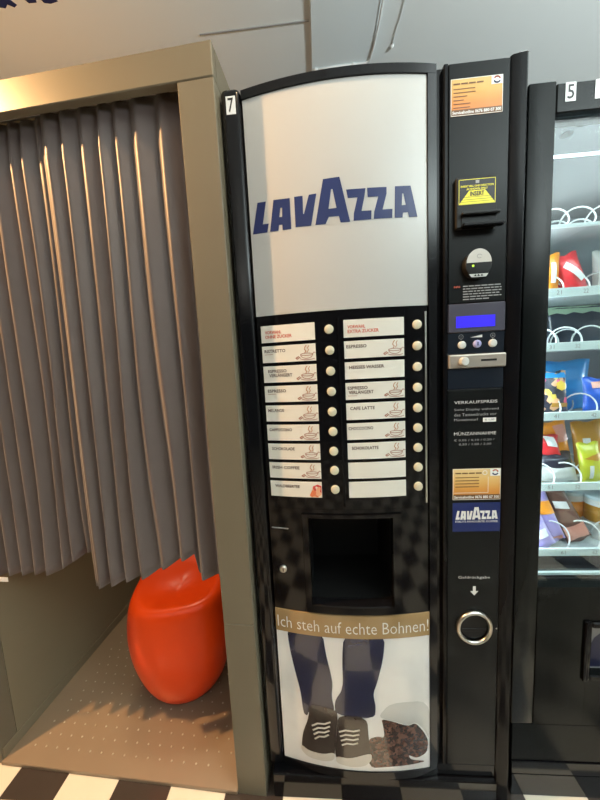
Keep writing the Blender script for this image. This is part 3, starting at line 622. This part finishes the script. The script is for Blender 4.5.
tor = [(0.0440, 0.0005), (0.0445, 0.006), (0.0420, 0.0105), (0.0385, 0.0110), (0.0355, 0.0080), (0.0350, 0.0008)]
rg = []
for k in range(40):
    a = 2*math.pi*k/40; rg.append([bm.verts.new((0.3695+r*math.cos(a), D-h, 0.5205+r*1.04*math.sin(a))) for r, h in tor])
for k in range(40):
    A, B = rg[k], rg[(k+1) % 40]
    for i in range(len(tor)): bm.faces.new((A[i], A[(i+1) % len(tor)], B[(i+1) % len(tor)], B[i]))
ring = ck('coin_return_ring', bm, 'steel', smooth='all')
mk('coin_cup', lathe(bm_new(), [(0.0352, 0.0006), (0.030, 0.0012)], (0.3695, D, 0.5205), 'y', 32), M['matte'], ring)
mk('coin_flap', box(bm_new(), 0.3400, 0.3990, D-0.0030, D-0.0014, 0.507, 0.516, 0.001), M['matte'], ring)
ring.location.x -= 0.004; ring.location.z += 0.006
mk('panel_screw', lathe(bm_new(), [(0.002, 0.0), (0.0015, 0.001)], (0.4225, D, 0.520), 'y', 10), M['steel'], lp)

# ------------------------------------------------------------------ snack vending machine
SY = 0.742; SX0, SX1, SB = 0.474, 1.34, 1.50
sn_ = thing('snack_vending_machine', (0.9, SY, 0), 'black glass-fronted snack vending machine with lit shelves', 'vending machine')
sk = lambda n, bm, m, **k: mk(n, bm, M[m], sn_, **k)
bm = bm_new()
box(bm, SX0+0.006, SX0+0.03, SY+0.05, SB, 0.08, 1.775); box(bm, SX1-0.03, SX1, SY+0.05, SB, 0.08, 1.775); box(bm, SX0+0.006, SX1, SB-0.02, SB, 0.08, 1.775)
box(bm, SX0+0.006, SX1, SY+0.05, SB, 1.762, 1.778); box(bm, SX0+0.006, SX1, SY+0.05, SB, 0.07, 0.085)
sk('cabinet', bm, 'matte')
GX0, GX1, GZ0, GZ1 = 0.5305, 1.20, 0.622, 1.722
sk('door_stile', box(bm_new(), SX0, GX0, SY, SY+0.048, 0.225, 1.7855, 0.003, 2), 'snackblack', smooth=True)
sk('door_stile', box(bm_new(), GX1, SX1, SY, SY+0.048, 0.225, 1.780, 0.003), 'snackblack')
sk('top_rail', box(bm_new(), GX0+0.0005, GX1-0.0005, SY, SY+0.048, GZ1, 1.780, 0.002), 'snackblack')
PX0, PX1, PZ0, PZ1 = 0.656, 1.10, 0.372, 0.516
for a in ((GX0+0.0005, PX0, 0.225, GZ0), (PX1, GX1-0.0005, 0.225, GZ0), (PX0+0.0003, PX1-0.0003, PZ1, GZ0), (PX0+0.0003, PX1-0.0003, 0.225, PZ0)):
    sk('door_panel', box(bm_new(), a[0], a[1], SY, SY+0.03, a[2], a[3]), 'snackblack')
sk('pickup_frame', box(bm_new(), PX0-0.010, PX0+0.006, SY-0.006, SY-0.0003, PZ0-0.012, PZ1+0.014, 0.004, 2), 'blackside', smooth=True)
sk('pickup_frame', box(bm_new(), PX0+0.0065, PX1, SY-0.006, SY-0.0003, PZ1-0.004, PZ1+0.012, 0.003), 'blackside')
sk('pickup_frame', box(bm_new(), PX0+0.0065, PX1, SY-0.006, SY-0.0003, PZ0-0.010, PZ0+0.006, 0.003), 'blackside')
pf = sk('pickup_flap', box(bm_new(), PX0+0.001, PX1-0.001, SY+0.022, SY+0.028, PZ0, PZ1), 'pickgrey')
mk('flap_navy_patch', flat([[(PX0+0.002, PZ0+0.006), (PX0+0.10, PZ0+0.006), (PX0+0.10, PZ0+0.15), (PX0+0.035, PZ0+0.09)]], SY+0.022, .001), M['picknavy'], pf)  # navy patch on the grey pickup flap
sk('lower_door', box(bm_new(), SX0+0.004, SX1, SY+0.002, SY+0.05, 0.108, 0.223, 0.002), 'snackblack')
sk('plinth', box(bm_new(), SX0+0.004, SX1-0.01, SY-0.001, SB-0.02, 0.0, 0.069, 0.002), 'black')
sk('plinth_rail', box(bm_new(), SX0+0.004, SX1, SY-0.001, SY+0.05, 0.0695, 0.1075, 0.001), 'black')
gl = sk('glass_pane', box(bm_new(), GX0+0.0003, GX1-0.0003, SY+0.012, SY+0.016, GZ0+0.0003, GZ1-0.0003), 'glass')
for x0, s in ((0.5475, '5'), (0.607, '6')):
    a = sk('number_sticker', box(bm_new(), x0, x0+0.021, SY-0.0010, SY-0.0003, 1.742, 1.779), 'paper')
    if s == '5': text(s, x0+0.0035, x0+0.0175, 1.7465, 1.7745, M['blackink'], a, SY-0.0010, .0004, 0.01)
# liner
LX0, LX1, LY = 0.506, 1.25, 1.36
sk('liner_side', box(bm_new(), LX0-0.002, LX0, SY+0.05, LY, 0.60, 1.755), 'inner')
sk('liner_side', box(bm_new(), LX1, LX1+0.002, SY+0.05, LY, 0.60, 1.755), 'inner')
sk('liner_back', box(bm_new(), LX0, LX1, LY, LY+0.004, 0.60, 1.755), 'inner')
sk('liner_top', box(bm_new(), LX0, LX1, SY+0.05, LY, 1.752, 1.756), 'inner')
sk('liner_floor', box(bm_new(), LX0, LX1, SY+0.05, LY, 0.596, 0.600), 'inner')
for x, y in ((0.640, 0.858), (0.652, 0.822)):
    sk('vent_hole', lathe(bm_new(), [(0.014, 0.0), (0.013, 0.001)], (x, y, 1.7505), 'z', 18), 'matte')
for z in (1.668,): sk('lamp_tube', tube(bm_new(), [(LX0+0.01, 0.800, z), (LX1-0.01, 0.800, z)], 0.0032, 10), 'tube', smooth='all')
sk('lamp_tube', tube(bm_new(), [(LX0+0.012, 0.800, 0.66), (LX0+0.012, 0.800, 1.64)], 0.007, 10), 'tube', smooth='all')
sk('front_rail', box(bm_new(), LX0, LX1, 0.792, 0.800, 0.618, 0.625), 'strip')
area('snack_cabinet_lamp', (0.88, 0.815, 1.735), 0.66, 0.04, 2.2, (0.82, 0.96, 1.0), (R(-18), 0, 0))
area('snack_side_lamp', (0.520, 0.800, 1.15), 0.95, 0.02, 8.0, (0.82, 0.96, 1.0), (0, R(-90), R(35)))
area('snack_side_lamp', (1.235, 0.800, 1.15), 0.95, 0.02, 8.0, (0.82, 0.96, 1.0), (0, R(90), R(-35)))
sk('dark_interior_sheet', box(bm_new(), LX0, LX1, 0.8005, 0.806, 0.600, 0.6675), 'bluepanel')  # added dark sheet standing in for the dim interior under the lowest shelf
SHZ = [1.520, 1.3585, 1.2265, 1.0505, 0.8615, 0.6785]
NUM = ['', '13', '15', '11', '13', '13']
def spiral_bm(cx, z, rad, turns=3, y0=0.805, pitch=0.075):
    n = 20; return tube(bm_new(), [(cx+rad*math.sin(2*math.pi*i/n), y0+pitch*i/n, z+rad-rad*math.cos(2*math.pi*i/n)) for i in range(turns*n+1)], 0.0020, 6)
COLS = {0: (0.600, 0.662, 0.724), 1: (0.594, 0.656, 0.718), 2: (0.582, 0.6435, 0.706), 3: (0.600, 0.690, 0.752), 4: (0.592, 0.660, 0.728), 5: (0.632, 0.712, 0.790)}
for i, z in enumerate(SHZ):
    sh = sk('shelf', box(bm_new(), LX0+0.003, LX1-0.003, 0.806, 1.30, z-0.010, z-0.006), 'shelf')
    mk('shelf_divider', box(bm_new(), LX0+0.004, LX0+0.006, 0.81, 1.30, z-0.006, z+0.012), M['shelf'], sh)
    ps = mk('price_strip', box(bm_new(), LX0+0.003, LX1-0.003, 0.7985, 0.8055, z-0.0105, z+(0.0105 if i else -0.003), 0.001), M['strip'], sh)
    for cx in COLS[i]:
        mk('spiral', spiral_bm(cx, z-0.003, 0.027 if i != 5 else 0.034), M['wire'], sh, smooth='all')
    if i:
        for k, cx in enumerate(COLS[i]):
            V, F = text_geo(str(10*(i)+11+k), 0.0); bm = bm_new()
            vs = [bm.verts.new((cx-0.006+a*0.012, 0.7983, z-0.005+b*0.010)) for a, b in V]
            for f in F: bm.faces.new([vs[q] for q in f])
            mk('number_print', bm, M['greyink'], sh)

# ---- snacks (each one a thing of its own)
BAG = {}
def bag_mesh(w_, h_, d_, key):
    bm = bm_new(); nx, nz = 10, 14; S = []
    for sgn in (-1, 1):
        g = []
        for i in range(nx+1):
            row_ = []
            for j in range(nz+1):
                s = i/nx; t = j/nz
                e = (max(0, min(1, (t-0.06)/0.88)))
                bul = (math.sin(math.pi*e)**0.5 if 0 < e < 1 else 0)*(math.sin(math.pi*s)**0.55 if 0 < s < 1 else 0)
                wv = 1-0.07*math.sin(math.pi*t)
                x = (s-0.5)*w_*wv; z = t*h_ + (0.003*math.sin(s*9) if t in (0, 1) else 0)
                y = sgn*(0.0008+d_/2*bul*(1+0.10*math.sin(11*s+7*t+key)+0.07*math.sin(17*t-5*s+key)))
                row_.append(bm.verts.new((x, y, z)))
            g.append(row_)
        for i in range(nx):
            for j in range(nz):
                q = (g[i][j], g[i+1][j], g[i+1][j+1], g[i][j+1]); bm.faces.new(q if sgn < 0 else q[::-1])
        S.append(g)
    A, B = S
    for i in range(nx): bm.faces.new((A[i][0], B[i][0], B[i+1][0], A[i+1][0])); bm.faces.new((A[i][nz], A[i+1][nz], B[i+1][nz], B[i][nz]))
    for j in range(nz): bm.faces.new((A[0][j], A[0][j+1], B[0][j+1], B[0][j])); bm.faces.new((A[nx][j], B[nx][j], B[nx][j+1], A[nx][j+1]))
    return bm
def bag(name, label, cat, x, y, z, w_, h_, d_, mat, lean=12, roll=0, key=1.0, group='snacks in the vending machine', marks=()):
    """a pillow bag standing on a shelf, leaning back; marks are printed patches (x0, x1, z0, z1, material) in bag units"""
    r = thing(name, (x, y, z), label, cat, group)
    r.rotation_euler = (R(-lean), R(roll), 0)
    mk('wrapper', bag_mesh(w_, h_, d_, key), mat, r, smooth='all', local=True)
    for pts, m_ in marks:
        bm = bm_new(); nn = 6; xs = [p[0] for p in pts]; zs = [p[1] for p in pts]
        vs = []
        L3 = [[Vector((a, b, 0)) for a, b in pts]]
        vv = [bm.verts.new((a*w_, 0, b*h_)) for a, b in pts]
        for t_ in tessellate_polygon(L3): bm.faces.new([vv[i] for i in t_])
        bmesh.ops.subdivide_edges(bm, edges=bm.edges, cuts=3, use_grid_fill=True)
        for v in bm.verts:
            s = v.co.x/w_+0.5; t = v.co.z/h_; e = max(0.0, min(1, (t-0.06)/0.88))
            bul = (max(0, math.sin(math.pi*e))**0.5)*(max(0, math.sin(math.pi*min(1, max(0, s))))**0.55)
            v.co.y = -(0.0008+d_/2*bul*1.12)-0.0015
        mk('print_patch', bm, m_, r, smooth='all', local=True)
    return r
C = lambda n, c, rough=0.28: pm(n, c, rough, coat=0.3, var=0.12, vs=30)
cO = C('orange_wrapper', (0.90, 0.32, 0.02)); cR = C('red_wrapper', (0.75, 0.03, 0.04)); cG = C('silver_grey_wrapper', (0.52, 0.52, 0.50)); cY = C('yellow_wrapper', (0.85, 0.55, 0.03))
cK = C('black_wrapper', (0.03, 0.03, 0.05)); cB = C('blue_wrapper', (0.02, 0.12, 0.65)); cL = C('light_blue_wrapper', (0.02, 0.30, 0.72)); cP = C('lilac_wrapper', (0.40, 0.33, 0.72))
cBr = C('brown_wrapper', (0.16, 0.07, 0.05)); cTan = C('amber_wrapper', (0.55, 0.26, 0.03)); cW = C('white_print', (0.82, 0.82, 0.82)); cLime = C('lime_wrapper', (0.58, 0.60, 0.03)); cPk = C('salmon_print', (0.75, 0.32, 0.24)); cMint = C('pale_green_wrapper', (0.50, 0.70, 0.50))
doodle = ramp_mat('doodle_print', [(0.02, 0.02, 0.04), (0.03, 0.03, 0.05), (0.80, 0.60, 0.10), (0.04, 0.04, 0.06), (0.85, 0.45, 0.25), (0.75, 0.08, 0.18), (0.05, 0.05, 0.08)], 75, 'VORONOI', 0.3)
cTub = C('pale_blue_lid', (0.62, 0.76, 0.80)); cDk = C('dark_navy_wrapper', (0.02, 0.035, 0.06))
Q = lambda a, b, c, d: [(a, c), (b, c), (b, d), (a, d)]
word = lambda z0, z1, sl=0.0: [(-0.32, z0-sl), (0.32, z0+sl), (0.32, z1+sl), (-0.32, z1-sl)]
z1_ = SHZ[1]+0.001
bag('snack_bag', 'yellow snack wrapper on the top shelf of the snack machine', 'snack', 0.588, 0.860, SHZ[0]-0.004, 0.040, 0.050, 0.020, cY, 4)
bag('snack_bag', 'orange wrapper standing beside the red bag on the second shelf', 'snack', 0.600, 0.842, SHZ[1]-0.004, 0.048, 0.112, 0.026, cO, 3, 2, marks=[(Q(-0.12, 0.14, 0.3, 0.75), cW)])
bag('snack_bag', 'red snack bag with slanting white print on the second shelf', 'snack', 0.668, 0.838, SHZ[1]-0.004, 0.062, 0.112, 0.032, cR, 8, -14, marks=[([(-0.16, 0.80), (-0.34, 0.70), (0.10, 0.28), (0.34, 0.36)], cW), (Q(-0.3, 0.3, 0.06, 0.12), cO)])
bag('snack_bag', 'silver-grey packet beside the red bag on the second shelf', 'snack', 0.738, 0.845, SHZ[1]-0.004, 0.060, 0.110, 0.03, cG, 5, 2, marks=[(word(0.6, 0.72), cB), (Q(-0.38, 0.0, 0.1, 0.5), cW)])
bag('snack_bag', 'red wrapper standing behind the red bag on the second shelf', 'snack', 0.700, 0.915, SHZ[1]-0.004, 0.05, 0.115, 0.026, cR, 3, 3)
bag('snack_bag', 'dark blue snack bag with a pale green crimped top behind the empty spirals', 'snack', 0.770, 0.95, SHZ[2]-0.004, 0.20, 0.124, 0.04, cDk, 3, 0, marks=[([(-0.46, 0.80), (-0.36, 0.84), (-0.25, 0.79), (-0.14, 0.84), (-0.03, 0.79), (0.10, 0.84), (0.22, 0.79), (0.34, 0.84), (0.46, 0.80), (0.46, 0.99), (-0.46, 0.99)], cMint)])
bag('snack_bag', 'black snack bag with colourful doodles on the fourth shelf', 'snack', 0.622, 0.838, SHZ[3]-0.004, 0.074, 0.118, 0.036, doodle, 9, 1, marks=[(Q(-0.44, 0.44, 0.84, 0.97), cL), ([(-0.05, 0.60), (0.12, 0.54), (0.34, 0.60), (0.36, 0.70), (0.16, 0.78), (-0.02, 0.72)], cY), (Q(-0.20, 0.38, 0.18, 0.27), cTan)])
bag('snack_bag', 'light blue snack bag behind the doodle bag on the fourth shelf', 'snack', 0.690, 0.91, SHZ[3]-0.004, 0.165, 0.143, 0.04, cL, 3)
bag('snack_bag', 'royal blue snack bag with a red and white band', 'snack', 0.734, 0.840, SHZ[3]-0.004, 0.076, 0.095, 0.034, cB, 7, 3, marks=[(word(0.72, 0.9, 0.03), cPk)])
bag('snack_bag', 'red and white wrapper propped on the black one on the fifth shelf', 'snack', 0.622, 0.862, SHZ[4]+0.070, 0.085, 0.058, 0.026, cR, 25, 8, marks=[([(-0.02, 0.35), (0.34, 0.35), (0.26, 0.85), (-0.12, 0.85)], cW), (Q(-0.46, -0.30, 0.05, 0.6), cW)])
bag('snack_bag', 'glossy black wrapper under the red and white one', 'snack', 0.648, 0.850, SHZ[4]+0.020, 0.098, 0.062, 0.034, cK, 30, 5)
bag('snack_bag', 'clear grey wrapper inside the spirals of the fifth shelf', 'snack', 0.640, 0.842, SHZ[4]-0.004, 0.120, 0.050, 0.026, cG, 20, 0)
bag('snack_bag', 'bright orange snack bag at the back of the fifth shelf', 'snack', 0.695, 0.905, SHZ[4]-0.004, 0.085, 0.158, 0.036, cO, 4, -10, marks=[(Q(0.0, 0.38, 0.62, 0.92), cPk)])
bag('snack_bag', 'amber snack bag beside the bright orange one', 'snack', 0.778, 0.900, SHZ[4]-0.004, 0.090, 0.155, 0.036, cTan, 4, -4, marks=[(Q(-0.3, -0.1, 0.6, 0.7), cW)])
bag('snack_bag', 'lime yellow snack bag in front of the orange and amber bags', 'snack', 0.728, 0.836, SHZ[4]-0.004, 0.056, 0.108, 0.034, cLime, 8, -4, marks=[([(-0.4, 0.62), (0.1, 0.56), (0.4, 0.66), (0.4, 0.76), (-0.1, 0.70)], cTan), (Q(-0.25, -0.10, 0.12, 0.45), cW)])
bag('snack_bag', 'lilac snack bag with an orange patch on the lowest shelf', 'snack', 0.638, 0.842, SHZ[5]+0.004, 0.070, 0.150, 0.034, cP, 16, -15, marks=[([(-0.30, 0.56), (0.40, 0.50), (0.40, 0.74), (-0.30, 0.80)], cO), (Q(-0.4, 0.4, 0.03, 0.10), cPk)])
bag('snack_bag', 'small lilac snack bag in front of the one with the orange patch', 'snack', 0.600, 0.818, SHZ[5]+0.002, 0.062, 0.088, 0.026, cP, 14, -22, 2.0, marks=[(Q(-0.3, 0.3, 0.35, 0.6), cW)])
bag('snack_bag', 'dark brown snack bag with salmon foot on the lowest shelf', 'snack', 0.712, 0.845, SHZ[5]+0.006, 0.068, 0.165, 0.034, cBr, 18, -22, marks=[(Q(-0.42, 0.42, 0.04, 0.28), cPk), ([(-0.30, 0.62), (0.16, 0.54), (0.20, 0.66), (-0.26, 0.74)], cW)])
for x, y, s in ((0.742, 0.935, 'white snack tub with an orange band at the back of the lowest shelf'), (0.800, 0.885, 'white snack tub with an amber band beside the brown bag')):
    zf = SHZ[5]-0.0058; r = thing('snack_tub', (x, y, zf), s, 'tub', 'tubs on the lowest shelf')
    mk('tub_body', lathe(bm_new(), [(0.032, 0), (0.036, 0.02), (0.0405, 0.072), (0.0425, 0.112), (0.043, 0.118)], (x, y, zf), 'z', 24), cW, r, smooth=True)
    mk('tub_band', lathe(bm_new(), [(0.0392, 0.052), (0.0415, 0.072), (0.0433, 0.100), (0.0433, 0.1005)], (x, y, zf), 'z', 24), cO if y > 0.9 else cTan, r, smooth=True)
    mk('lid', lathe(bm_new(), [(0.044, 0.1182), (0.046, 0.120), (0.046, 0.128), (0.042, 0.131)], (x, y, zf), 'z', 24), cTub, r, smooth=True)
